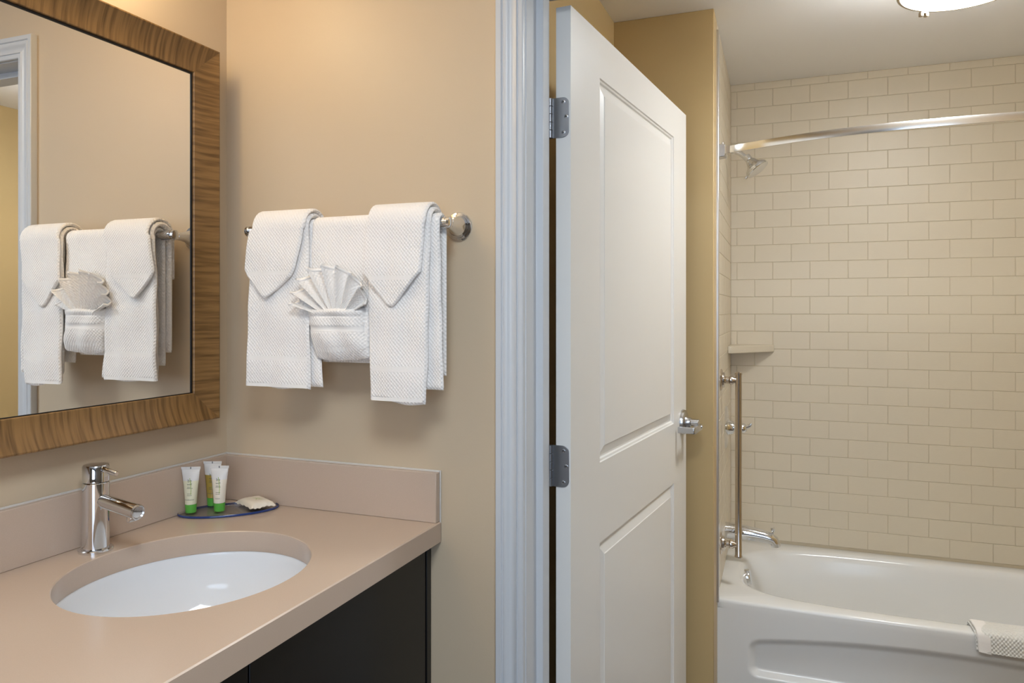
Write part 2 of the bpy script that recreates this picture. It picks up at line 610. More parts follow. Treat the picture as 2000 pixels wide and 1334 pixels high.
def hinge(z0, z1):
    zc, r = (z0 + z1) / 2, 0.014
    a0, a1 = -DTH - 0.010, -0.0035
    poly = [(a0, z0), (a1 - r, z0)] + [(a1 - r + r * math.sin(q), z0 + r - r * math.cos(q)) for q in [i * PI / 12 for i in range(7)]] + \
           [(a1 - r + r * math.cos(q), z1 - r + r * math.sin(q)) for q in [i * PI / 12 for i in range(7)]] + [(a0, z1)]
    leaf = mk('hinge', G().prism(poly, lambda a, b, t: dpt(t, a, b), -0.0022, 0.0), 'steel', door, bevel=0.0006)
    kn = G()
    n = 5
    for i in range(n):
        za, zb = z0 + (z1 - z0) * i / n, z0 + (z1 - z0) * (i + 1) / n
        kn.lathe(dpt(-0.004, a0 - 0.002, za + 0.0003), (0, 0, 1), [(0, 0.0054), (0.0005, 0.006), (zb - za - 0.0011, 0.006), (zb - za - 0.0006, 0.0054)], 20)
    mk('knuckle', kn, 'steel', leaf)
    for ts, zs in ((-0.016, 0.88), (-0.0095, 0.51), (-0.016, 0.12)):
        p = Vector(dpt(-0.0022, ts, z0 + (z1 - z0) * zs))
        s = mk('screw', G().lathe(p + DN * 0.0004, -DN, [(0, 0.0042), (0.0006, 0.0042), (0.0010, 0.0034)], 20), 'satin', leaf)
        q = G()
        for rot in (0, PI / 2):
            e = (DT * math.cos(rot) + Vector((0, 0, 1)) * math.sin(rot))
            f2 = (DT * -math.sin(rot) + Vector((0, 0, 1)) * math.cos(rot))
            c0 = p - DN * 0.0008
            q.add([c0 + e * sx * 0.0021 + f2 * sy * 0.0005 - DN * dz for sx in (-1, 1) for sy in (-1, 1) for dz in (0, 0.0003)],
                  [(0, 1, 3, 2), (4, 6, 7, 5), (0, 4, 5, 1), (2, 3, 7, 6), (0, 2, 6, 4), (1, 5, 7, 3)])
        # recess of the cross slot reads dark
        mk('slot', q, 'dark', leaf)


hinge(1.764, 1.849)
hinge(1.024, 1.112)

# lever handle
SR, ZR = 0.955, 1.036
lv = mk('lever_handle', G().lathe(dpt(SR, 0, ZR), DT, [(0, 0.0405), (0.003, 0.0405), (0.010, 0.038), (0.0125, 0.032), (0.0130, 0.020), (0.020, 0.0165), (0.028, 0.0155), (0.030, 0.012)], 40), 'satin', door)
ln = G()
zh = 0.0085
path = []
pts2 = []      # plan polyline (s, t) of the lever centre line: spindle, outward neck, bar, return
ln.lathe(dpt(SR, 0.012, ZR), DT, [(0, 0.0115), (0.042, 0.0115)], 24)
plan = [(SR + 0.012, 0.044), (SR + 0.012, 0.062), (SR - 0.078, 0.062), (SR - 0.086, 0.058), (SR - 0.086, 0.006), (SR - 0.076, 0.006), (SR - 0.076, 0.044), (SR - 0.07, 0.048), (SR - 0.012, 0.048), (SR - 0.012, 0.044)]
ln.prism(plan, lambda a, b, t: dpt(a, b, t), ZR - 0.024, ZR - 0.004)
mk('lever', ln, 'satin', lv, bevel=0.002)
mk('lock_button', G().lathe(dpt(SR + 0.002, 0.061, ZR - 0.012), DT, [(0, 0.005), (0.003, 0.005), (0.004, 0.003)], 20), 'chrome', lv)
mk('lower_spindle', G().lathe(dpt(SR - 0.002, 0.02, ZR - 0.034), (0, 0, 1), [(0, 0.010), (0.002, 0.012), (0.012, 0.012)], 20), 'satin', lv)

# ------------------------------------------------------------------ vanity cabinet, counter, sink
YV = -1.08
XC = 0.558
cab = thing('vanity_cabinet', (0.27, -0.54, 0), 'black laminate vanity cabinet under the beige countertop', 'cabinet')
mk('body', G().box(0.004, 0.515, -0.022, -0.004, 0.09, 0.9215).box(0.004, 0.515, YV + 0.02, YV + 0.038, 0.09, 0.9215)
   .box(0.004, 0.012, YV + 0.038, -0.022, 0.09, 0.9215).box(0.012, 0.515, YV + 0.038, -0.022, 0.09, 0.108), 'espresso', cab, bevel=0.001)
mk('toe_kick', B(0.004, 0.46, YV + 0.02, -0.004, 0.0, 0.09), 'espresso', cab)
mk('filler', B(0.515, 0.536, -0.022, -0.004, 0.09, 0.9215), 'espresso', cab, bevel=0.001)
for ya, yb in ((-0.548, -0.027), (-1.058, -0.552)):
    mk('door', B(0.516, 0.535, ya, yb, 0.10, 0.9185), 'espresso', cab, bevel=0.0015)

SXC, SYC, SA, SB = 0.2847, -0.4011, 0.1908, 0.2093
TZ = 0.922


def ell(a, b, z, n=96, cx=SXC, cy=SYC):
    return [(cx + a * math.cos(2 * PI * k / n), cy + b * math.sin(2 * PI * k / n), z) for k in range(n)]


def counter_geo():
    g = G()
    n = 96
    x0c, x1c, y0c, y1c = 0.002, XC, YV, -0.002
    r = 0.002
    angs = [2 * PI * k / n for k in range(n)]

    def outer(z, ins):
        out = []
        for a in angs:
            c, s = math.cos(a), math.sin(a)
            k = min(((x1c - ins - SXC) / c) if c > 1e-9 else 9e9, ((x0c + ins - SXC) / c) if c < -1e-9 else 9e9,
                    ((y1c - ins - SYC) / s) if s > 1e-9 else 9e9, ((y0c + ins - SYC) / s) if s < -1e-9 else 9e9)
            out.append([SXC + k * c, SYC + k * s, z])
        # snap nearest samples onto the true corners
        for cx, cy in ((x0c + ins, y0c + ins), (x1c - ins, y0c + ins), (x1c - ins, y1c - ins), (x0c + ins, y1c - ins)):
            j = min(range(n), key=lambda i: (math.atan2(math.sin(angs[i] - math.atan2(cy - SYC, cx - SXC)), math.cos(angs[i] - math.atan2(cy - SYC, cx - SXC)))) ** 2)
            out[j][0], out[j][1] = cx, cy
        return [tuple(p) for p in out]
    rings = [outer(TZ, 0), outer(ZC - r, 0), outer(ZC, r), ell(SA + 0.0015, SB + 0.0015, ZC), ell(SA, SB, ZC - 0.0015), ell(SA, SB, TZ + 0.010), ell(SA + 0.004, SB + 0.004, TZ)]
    g.grid(rings + [rings[0]], wrap=True)
    return g


ct = thing('countertop', (SXC, -0.54, TZ), 'beige speckled stone countertop with an oval sink cutout', 'countertop')
mk('slab', counter_geo(), 'counter', ct, smooth=30)
mk('backsplash', B(0.003, XC - 0.003, -0.0185, -0.0025, ZC, 1.0655), 'counter', ct, bevel=0.0015)
mk('backsplash', B(0.002, 0.0165, YV, -0.0185, ZC, 1.0655), 'counter', ct, bevel=0.0015)
mk('caulk_line', G().box(0.001, XC - 0.002, -0.0055, -0.0005, 1.0645, 1.0685).box(XC - 0.003, XC, -0.004, -0.0005, TZ, 1.0685).box(0.0005, 0.005, YV, -0.0055, 1.0645, 1.0685), 'caulk', ct, bevel=0.001)

sk = thing('sink', (SXC, SYC, TZ - 0.15), 'white oval undermount porcelain sink set in the countertop', 'sink')
rg = []
for t in [i / 22 for i in range(23)]:
    rr = math.cos(t * PI / 2 * 0.93) ** 0.55
    zz = TZ - 0.004 - 0.145 * math.sin(t * PI / 2) ** 1.0
    rg.append(ell((SA + 0.0035) * rr, (SB + 0.0035) * rr, zz))
rim = [ell(SA + 0.03, SB + 0.03, TZ - 0.018), ell(SA + 0.03, SB + 0.03, TZ - 0.0005), ell(SA + 0.005, SB + 0.005, TZ - 0.0005)]
g = G()
g.grid(rim + rg, wrap=True)
g.add(rg[-1], [tuple(range(96))])
mk('bowl', g, 'porcelain', sk, smooth=60)
mk('drain', G().lathe((SXC, SYC, TZ - 0.149), (0, 0, 1), [(0, 0.030), (0.003, 0.030), (0.005, 0.026), (0.004, 0.012)], 32), 'chrome', sk)

# ------------------------------------------------------------------ faucet
FX, FY = 0.0573, -0.395
fa = thing('faucet', (FX, FY, ZC), 'chrome single-lever faucet standing behind the oval sink', 'faucet')
mk('base', G().lathe((FX, FY, ZC), (0, 0, 1), [(0, 0.0290), (0.004, 0.0290), (0.0058, 0.0275), (0.0062, 0.024)], 48), 'chrome', fa)
mk('body', G().lathe((FX, FY, ZC + 0.006), (0, 0, 1), [(0, 0.0223), (0.1175, 0.0223), (0.1185, 0.0215)], 48), 'chrome', fa)
hd = mk('handle', G().lathe((FX, FY, ZC + 0.1255), (0, 0, 1), [(0, 0.0215), (0.001, 0.0223), (0.0275, 0.0223), (0.0305, 0.0205), (0.031, 0.015)], 48), 'chrome', fa)
ld = Vector((0.985, -0.10, -0.13)).normalized()
p0 = Vector((FX, FY, ZC + 0.152)) + ld * 0.019
mk('lever', G().lathe(p0, ld, [(0, 0.0052), (0.008, 0.0046), (0.038, 0.0046), (0.0395, 0.0036)], 20), 'chrome', hd)
sd = Vector((0.985, -0.05, -0.12)).normalized()
p0 = Vector((FX, FY, ZC + 0.094))
n = 28
path, rad = [], []
for i in range(15):
    t = i / 14
    path.append(p0 + sd * (0.012 + 0.094 * t))
    rad.append(0.0118 + 0.0018 * t)
sp = mk('spout', G().tube(path + [path[-1] + sd * 0.002], rad + [rad[-1] - 0.0015], 32), 'chrome', fa)
mk('aerator', G().lathe(path[-1] - sd * 0.014 + Vector((0, 0, -0.010)), (0.25, 0, -1), [(0, 0.0085), (0.0085, 0.0085), (0.010, 0.0075)], 24), 'chrome', sp)
mk('spout_rim', G().lathe(path[-1], sd, [(0, 0.0137), (0.004, 0.0132), (0.0046, 0.0118), (0.002, 0.010)], 32), 'satin', sp)
mk('lift_rod', G().cyl((FX - 0.027, FY + 0.006, ZC), (FX - 0.027, FY + 0.006, ZC + 0.020), 0.0022, 12).lathe((FX - 0.027, FY + 0.006, ZC + 0.018), (0, 0, 1), [(0, 0.003), (0.003, 0.0048), (0.007, 0.004), (0.008, 0.002)], 16), 'chrome', fa)

# ------------------------------------------------------------------ amenity tray, tubes, soap
TC = Vector((0.0945, -0.0965, ZC))
ta = math.radians(43)
tr = thing('amenity_tray', (TC.x, TC.y, ZC), 'oval clear glass tray with a blue edge in the counter corner', 'tray')


def tray_pt(q, k, z):
    a, b = 0.1035 * k, 0.054 * k
    u, v = a * math.cos(q), b * math.sin(q)
    return (TC.x + u * math.cos(ta) - v * math.sin(ta), TC.y + u * math.sin(ta) + v * math.cos(ta), z)


def tray_ring(k, z, n=72):
    return [tray_pt(2 * PI * i / n, k, z) for i in range(n)]


g = G()
rs = [tray_ring(0.96, ZC + 0.0005), tray_ring(0.985, ZC + 0.0008), tray_ring(0.985, ZC + 0.0052), tray_ring(0.96, ZC + 0.0055)]
g.grid(rs, wrap=True)
g.add(rs[0], [tuple(range(72))[::-1]])
g.add(rs[-1], [tuple(range(72))])
mk('plate', g, 'glass', tr, smooth=40)
g = G()
rs = [tray_ring(0.986, ZC + 0.0008), tray_ring(1.0, ZC + 0.002), tray_ring(1.0, ZC + 0.0045), tray_ring(0.986, ZC + 0.0056)]
g.grid(rs + [rs[0]], wrap=True)
mk('edge', g, 'glass_edge', tr, smooth=60)

ZTR = ZC + 0.0058


def tube_surf(h, q):
    """half width / half depth of the squeezed tube at height fraction h (0 = cap, 1 = crimp)"""
    wd = 0.0118 + (0.0192 - 0.0118) * (h ** 1.25)
    dp = 0.0118 * (1 - h) ** 0.62 * (1 + 0.25 * h) + 0.0009
    return wd * math.cos(q), dp * math.sin(q)


def text_mesh(body, size):
    c = bpy.data.curves.new('print', 'FONT')
    c.body = body
    c.size = size
    c.align_x = 'CENTER'
    c.resolution_u = 2
    o = bpy.data.objects.new('print', c)
    COL.objects.link(o)
    dg = bpy.context.evaluated_depsgraph_get()
    me = bpy.data.meshes.new_from_object(o.evaluated_get(dg))
    vs = [tuple(v.co) for v in me.vertices]
    fs = [tuple(p.vertices) for p in me.polygons]
    bpy.data.objects.remove(o, do_unlink=True)
    bpy.data.meshes.remove(me)
    return vs, fs


def lotion_tube(x, y, rot, body_mat, label, word, H=0.0965):
    CAPH = 0.0185
    t = thing('toiletry_tube', (x, y, ZTR), label, 'toiletry tube', 'toiletry tubes on the glass tray')
    ex = Vector((math.cos(rot), math.sin(rot), 0))     # along the crimp
    ey = Vector((math.sin(rot), -math.cos(rot), 0))    # towards the viewer
    P0 = Vector((x, y, ZTR))

    def pt(u, v, z):
        return P0 + ex * u + ey * v + Vector((0, 0, z))
    mk('cap', G().lathe(P0, (0, 0, 1), [(0, 0.0100), (0.0008, 0.0108), (CAPH - 0.0015, 0.0118), (CAPH, 0.0108)], 32), 'green', t)
    HB = H - CAPH
    n, nh = 40, 26
    split = 17

    def ring(h):
        return [pt(*tube_surf(h, 2 * PI * k / n), CAPH + HB * 0.93 * h) for k in range(n)]
    hs = [i / (nh - 1) for i in range(nh)]
    g = G()
    g.grid([ring(h) for h in hs[:split + 1]], wrap=True)
    g.add(ring(0), [tuple(range(n))])
    mk('body', g, body_mat, t, smooth=60)
    g = G()
    g.grid([ring(h) for h in hs[split:]], wrap=True)
    up = mk('shoulder', g, 'crimp', t, smooth=60)
    wd = tube_surf(1.0, 0)[0]
    zt = CAPH + HB * 0.93
    g = G()
    g.prism([(-wd - 0.0006, zt), (wd + 0.0006, zt), (wd + 0.0009, H), (-wd - 0.0009, H)], lambda a, b, c: pt(a, c, b), -0.0010, 0.0010)
    cr = mk('crimp', g, 'crimp', t, bevel=0.0004)
    g = G().prism([(-0.0012, zt + 0.001), (0.0012, zt + 0.001), (0.0012, H - 0.0003), (-0.0012, H - 0.0003)], lambda a, b, c: pt(a, c, b), 0.0009, 0.0013)
    mk('notch', g, 'grey', cr)

    def front(u, z):
        h = max(0.0, min(1.0, (z - CAPH) / (HB * 0.93)))
        wd_ = tube_surf(h, 0)[0]
        c = max(-0.999, min(0.999, u / wd_))
        return tube_surf(h, math.acos(c))[1] + 0.00025
    # print: green sprig, words and the small illegible lines
    for body, size, zz, mt in (('be', 0.0088, 0.0655, 'printdark'), ('well', 0.0062, 0.0590, 'printdark'), (word, 0.0042, 0.0275, 'printdark')):
        vs, fs = text_mesh(body, size)
        g = G()
        g.add([pt(a, front(a, zz + b_), zz + b_) for a, b_, _ in vs], fs)
        mk('lettering', g, mt, t, smooth=0, flip_fix=False)
    g = G()
    for zz, wl in ((0.0545, 0.0085), (0.0520, 0.0100), (0.0405, 0.0080), (0.0372, 0.0085)):
        u = -wl / 2
        while u < wl / 2:
            du = 0.0011 + 0.0006 * random.random()
            g.add([pt(a, front(a, zz + b_), zz + b_) for a, b_ in ((u, 0), (u + du, 0), (u + du, 0.0011), (u, 0.0011))], [(0, 1, 2, 3)])
            u += du + 0.0005
    mk('small_print', g, 'printdark', t, smooth=0, flip_fix=False)
    g = G()
    pv = None
    for i in range(13):
        f = i / 12
        zz = 0.0395 + 0.034 * f
        u = 0.0032 - 0.0022 * f + 0.0012 * math.sin(f * 4)
        pv2 = (u, zz)
        if pv:
            (ua, za), (ub, zb) = pv, pv2
            g.add([pt(a, front(a, z) + 0.0001, z) for a, z in ((ua - 0.0005, za), (ua + 0.0005, za), (ub + 0.0005, zb), (ub - 0.0005, zb))], [(0, 1, 2, 3)])
        pv = pv2
    mk('sprig', g, 'printgreen', t, smooth=0, flip_fix=False)
    return t


lotion_tube(0.0385, -0.1490, 0.45, 'tube_cream', 'cream toiletry tube with a green cap, leftmost on the tray', 'conditioner')
lotion_tube(0.0395, -0.0870, 0.40, 'tube_gold', 'amber shampoo tube with a green cap behind the other two tubes', 'shampoo')
lotion_tube(0.0870, -0.1180, 0.40, 'tube_white', 'pinkish white lotion tube with a green cap nearest the soap', 'lotion')

# soap sachet
SP = Vector((0.134, -0.0600, ZTR - 0.0015))
sa = math.radians(-27)
so = thing('soap_packet', (SP.x, SP.y, ZTR), 'small wrapped white soap lying on the end of the glass tray', 'soap')
n = 24
A_, B_ = 0.041, 0.026


def soap_pt(i, j, side):
    u, v = -1 + 2 * i / n, -1 + 2 * j / n
    e = max(0.0, 1 - max(abs(u), abs(v)) ** 6)
    bulge = (max(0.0, 1 - abs(u) ** 5) * max(0.0, 1 - abs(v) ** 5)) ** 0.6
    z = 0.0125 * bulge * (1 if side else -0.12)
    crinkle = 0.0012 * math.sin(u * 13 + v * 5) * (1 - bulge) + 0.0010 * math.sin(v * 17 - u * 3) * (1 - bulge)
    flap = 0.003 * max(abs(u), abs(v)) ** 8
    fu = 1 + 0.05 * (1 - v * v) * 0 - 0.04 * (1 - abs(v)) * 0
    x_, y_ = A_ * u * (1 + 0.06 * abs(v) ** 3), B_ * v * (1 + 0.08 * abs(u) ** 3)
    tip = 0.006 + z + crinkle + flap * 0.3 + 0.02 * x_
    return (SP.x + x_ * math.cos(sa) - y_ * math.sin(sa), SP.y + x_ * math.sin(sa) + y_ * math.cos(sa), SP.z + tip)


g = G()
g.grid([[soap_pt(i, j, 1) for j in range(n + 1)] for i in range(n + 1)])
g.grid([[soap_pt(i, j, 0) for j in range(n + 1)] for i in range(n + 1)])
wr = mk('wrapper', g, 'paper', so, smooth=60)
g = G()
for k, (u0, v0, u1, v1) in enumerate(((-0.25, -0.1, 0.35, 0.15), (-0.05, 0.0, 0.1, 0.32), (0.1, 0.05, 0.32, -0.2), (0.2, 0.1, 0.42, 0.3))):
    q = []
    for f in [i / 8 for i in range(9)]:
        uu, vv = u0 + (u1 - u0) * f, v0 + (v1 - v0) * f
        q.append((uu, vv))
    for (ua, va), (ub, vb) in zip(q[:-1], q[1:]):
        du, dv = -(vb - va), (ub - ua)
        l = math.hypot(du, dv)
        du, dv = du / l * 0.018, dv / l * 0.018
        pts = [((ua + du), (va + dv)), (ua - du, va - dv), (ub - du, vb - dv), (ub + du, vb + dv)]
        g.add([Vector(soap_pt((a + 1) / 2 * n, (b_ + 1) / 2 * n, 1)) + Vector((0, 0, 0.0003)) for a, b_ in pts], [(0, 1, 2, 3)])
mk('leaf_print', g, 'printgreen', so, smooth=0, flip_fix=False)

# ------------------------------------------------------------------ framed mirror
MO = (-0.930, -0.0745, 1.1590, 1.9705)       # outer y0 y1 z0 z1
MW = 0.0615
mi = thing('framed_mirror', (0.0, -0.5, 1.159), 'wall mirror in a brown figured wood frame above the sink', 'mirror')
mk('glass', B(0.020, 0.0285, MO[0] + MW - 0.012, MO[1] - MW + 0.012, MO[2] + MW - 0.012, MO[3] - MW + 0.012), 'mirror', mi, smooth=0)
mk('backing', B(0.001, 0.0195, MO[0] + 0.02, MO[1] - 0.02, MO[2] + 0.02, MO[3] - 0.02), 'dark', mi)
# section: (distance in from the outer edge, x)
FP = [(0.0, 0.001), (0.0, 0.047), (0.0015, 0.0495), (0.0040, 0.0500)]
for i in range(1, 13):
    t = i / 12
    FP.append((0.004 + 0.053 * t, 0.0500 - 0.0150 * math.sin(t * PI / 2) ** 0.9))
FP += [(0.0600, 0.0346), (0.0612, 0.0330), (0.0612, 0.0305), (0.0615, 0.0292), (0.0585, 0.0290), (0.0585, 0.0200), (0.018, 0.0200), (0.018, 0.001)]


def rail(kind):
    y0, y1, z0, z1 = MO

    def fn(a, x, t):
        if kind == 'top':
            return (x, (y0 + a) if t == 0 else (y1 - a), z1 - a)
        if kind == 'bottom':
            return (x, (y0 + a) if t == 0 else (y1 - a), z0 + a)
        if kind == 'right':
            return (x, y1 - a, (z0 + a) if t == 0 else (z1 - a))
        return (x, y0 + a, (z0 + a) if t == 0 else (z1 - a))
    mk('frame_rail' if kind in ('top', 'bottom') else 'frame_stile', G().prism(FP, fn, 0, 1), 'wood_h' if kind in ('top', 'bottom') else 'wood_v', mi, smooth=30)


for k in ('top', 'bottom', 'right', 'left'):
    rail(k)
# black strips painted in for the shaded sight-line gap round the glass
y0, y1, z0, z1 = MO[0] + MW, MO[1] - MW, MO[2] + MW, MO[3] - MW
d = 0.004
g = G().box(0.0286, 0.0300, y0 - 0.001, y0 + d, z0, z1).box(0.0286, 0.0300, y1 - d, y1 + 0.001, z0, z1)
g.box(0.0286, 0.0300, y0 + d, y1 - d, z1 - d, z1 + 0.001).box(0.0286, 0.0300, y0 + d, y1 - d, z0 - 0.001, z0 + 0.0015)
mk('gap_shade', g, 'dark', mi, smooth=0)

# ------------------------------------------------------------------ vanity lamp above the mirror (above the frame of the photo)
vl = thing('vanity_light', (0.0, -0.5, 2.16), 'wall light bar with warm glass shades above the mirror', 'wall lamp')
mk('back_plate', B(0.001, 0.022, -0.93, -0.27, 2.19, 2.25), 'satin', vl, bevel=0.004)
for yy in (-0.86, -0.60, -0.34):
    mk('arm', G().tube([(0.02, yy, 2.22), (0.07, yy, 2.225), (0.10, yy, 2.215), (0.105, yy, 2.19)], 0.008, 14), 'satin', vl)
    mk('shade', G().lathe((0.105, yy, 2.195), (0, 0, -1), [(0, 0.022), (0.01, 0.034), (0.05, 0.043), (0.098, 0.052), (0.10, 0.05)], 32), 'vanity_glow', vl)

# ------------------------------------------------------------------ towel bar and towels
BY, BZ = -0.080, 1.5690
tb = thing('towel_bar', (0.36, 0, BZ), 'chrome towel bar with round rosettes on the beige wall', 'towel bar')
XA, XB = 0.150, 0.598
mk('rail', G().cyl((XA - 0.012, BY, BZ), (XB + 0.012, BY, BZ), 0.0085, 28), 'chrome', tb)
for xx, sg in ((XA, -1), (XB, 1)):
    po = mk('post', G().lathe((xx, 0.0, BZ), (0, -1, 0), [(0.0, 0.0295), (0.004, 0.0295), (0.0065, 0.0275), (0.0075, 0.024), (0.0115, 0.0235), (0.0125, 0.020), (0.018, 0.017), (0.030, 0.0125), (0.045, 0.0095), (0.072, 0.0085), (0.080, 0.006)], 40), 'chrome', tb)
    mk('ferrule', G().lathe((xx + sg * -0.020, BY, BZ), (sg, 0, 0), [(0, 0.0095), (0.002, 0.0112), (0.030, 0.0112), (0.031, 0.0098), (0.034, 0.0098), (0.035, 0.0118), (0.040, 0.0112), (0.0425, 0.006)], 32), 'chrome', tb)


def interp(tab, z):
    tab = sorted(tab)
    zs = [a[0] for a in tab]
    return tuple(float(np.interp(z, zs, [a[i] for a in tab])) for i in (1, 2))


def drape(g, R, th, tab, zf, zb, nx=44, step=0.005, seed=0, wav=0.0016, backx=None, lean=0.0):
    """cloth slab hung over the bar: front down to zf(x frac), back down to zb; tab = [(z, xl, xr)]"""
    rnd = random.Random(seed)
    ph = [rnd.random() * 6 for _ in range(6)]
    path = []
    zlow = zf if not callable(zf) else zf(0.5)
    nf = int((BZ - zlow) / step)
    for i in range(nf):
        path.append(('f', i / nf))
    for i in range(13):
        path.append(('o', i / 12))
    nb = int((BZ - zb) / step)
    for i in range(1, nb + 1):
        path.append(('b', i / nb))
    ns = len(path)
    top = interp(tab, BZ + R)
    outer, inner, uo = [], [], []
    s_acc = 0.0
    for i, (kd, f) in enumerate(path):
        ro, ri, ru = [], [], []
        for j in range(nx + 1):
            t = j / nx
            # rounded edges: half thickness falls to zero at the rim
            e = min(t, 1 - t) * (interp(tab, zlow + (BZ - zlow) * f)[1] - interp(tab, zlow + (BZ - zlow) * f)[0] if kd == 'f' else top[1] - top[0])
            hx = math.sqrt(max(0.0, 1 - (1 - min(1, e / (th * 0.55))) ** 2))
            es = min(i, ns - 1 - i) * step
            hs_ = math.sqrt(max(0.0, 1 - (1 - min(1, es / (th * 0.55))) ** 2))
            h = th / 2 * hx * hs_
            if kd == 'f':
                zl = zf(t) if callable(zf) else zf
                z = zl + (BZ - zl) * f
                xa, xb_ = interp(tab, z)
                x = xa + (xb_ - xa) * t
                drop = 1 - f
                y = BY - R - lean * drop
                wv = wav * (math.sin(x * 62 + ph[0] + z * 9) + 0.6 * math.sin(x * 117 + ph[1] - z * 17)) * min(1, drop * 1.6) + 0.0012 * math.sin(z * 55 + ph[2] + x * 21)
                y += wv
                nrm = (0, -1, 0)
                s = z
            elif kd == 'o':
                q = PI * f
                xa, xb_ = top
                x = xa + (xb_ - xa) * t
                y = BY - R * math.cos(q)
                z = BZ + R * math.sin(q)
                y += 0.0012 * math.sin(z * 55 + ph[2] + x * 21) * (1 - f)
                nrm = (0, -math.cos(q), math.sin(q))
                s = BZ + R * q
            else:
                z = BZ - (BZ - zb) * f
                xa, xb_ = top
                bx = backx or (0, 0)
                x = xa + bx[0] * f + (xb_ + bx[1] * f - xa - bx[0] * f) * t
                y = BY + R + 0.001 * math.sin(x * 80 + ph[3]) * f
                nrm = (0, 1, 0)
                s = BZ + R * PI + (BZ - z)
            p, nn = Vector((x, y, z)), Vector(nrm)
            ro.append(p + nn * h)
            ri.append(p - nn * h)
            ru.append((x, s))
        outer.append(ro)
        inner.append(ri)
        uo.append(ru)
    g.grid(outer, uo)
    g.grid(inner, uo)
    return g


def band(g, z0, z1, tab, y, seed=0, nx=40, amp=0.0016):
    """flat woven border strip lying just proud of a towel front"""
    rnd = random.Random(seed)
    ph = [rnd.random() * 6 for _ in range(6)]
    P, U = [], []
    for z in np.linspace(z0, z1, 4):
        r, u = [], []
        xa, xb_ = interp(tab, z)
        for j in range(nx + 1):
            t = j / nx
            x = xa + 0.002 + (xb_ - xa - 0.004) * t
            edge = 0.0035 * (1 - math.sqrt(max(0, 1 - (1 - min(1, min(t, 1 - t) * (xb_ - xa) / 0.006)) ** 2)))
            r.append((x, y(x, z, ph) + edge, z))
            u.append((x, z))
        P.append(r)
        U.append(u)
    g.grid(P, U)
    return g


def front_y(R, th, lean, zl, wav):
    def f(x, z, ph):
        drop = 1 - (z - zl) / (BZ - zl)
        return BY - R - lean * drop - th / 2 - 0.0002 + wav * (math.sin(x * 62 + ph[0] + z * 9) + 0.6 * math.sin(x * 117 + ph[1] - z * 17)) * min(1, drop * 1.6) + 0.0012 * math.sin(z * 55 + ph[2] + x * 21)
    return f


TG = 'white towels folded on the chrome bar'
# left and right hand towels, each folded so that inner layers show at the edges
for nm, tabA, zfA, tabB, zfB, lab, sd in (
        ('hand_towel', [(1.61, 0.1700, 0.3080), (1.48, 0.158, 0.3090), (1.28, 0.1545, 0.3140), (1.23, 0.1505, 0.3160)], lambda t: 1.2395 - 0.004 * t + 0.002 * math.sin(t * 9),
         [(1.61, 0.1780, 0.3090), (1.40, 0.168, 0.320), (1.23, 0.1660, 0.3385)], lambda t: 1.2405,
         'long white hand towel hanging under the left pointed washcloth', 11),
        ('hand_towel', [(1.61, 0.4540, 0.5900), (1.45, 0.4500, 0.5860), (1.30, 0.4550, 0.5830), (1.21, 0.4560, 0.5780)], lambda t: 1.2225 - 0.007 * t + 0.003 * math.sin(t * 7),
         [(1.61, 0.4620, 0.6010), (1.40, 0.4650, 0.6060), (1.24, 0.4650, 0.6110)], lambda t: 1.2450,
         'long white hand towel hanging under the right pointed washcloth', 23)):
    xm = (tabA[0][1] + tabA[0][2]) / 2
    t = thing(nm, (xm, BY, 1.22), lab, 'towel', TG)
    g = drape(G(), 0.0265, 0.0105, tabA, zfA, 1.30, seed=sd, lean=0.004)
    mk('front_fold', g, 'terry', t, smooth=80)
    g = drape(G(), 0.0150, 0.0095, tabB, zfB, 1.27, seed=sd + 1, lean=0.001)
    mk('inner_fold', g, 'terry', t, smooth=80)
    zl = zfA(0.5)
    fy = front_y(0.0265, 0.0105, 0.004, zl, 0.0016)
    zb_ = 1.2935 if sd == 11 else 1.2790
    mk('border', band(G(), zb_, zb_ + 0.010, tabA, fy, sd), 'hem', t, smooth=80)
    mk('hem', band(G(), zl + 0.0035, zl + 0.0105, tabA, fy, sd), 'hem', t, smooth=80)

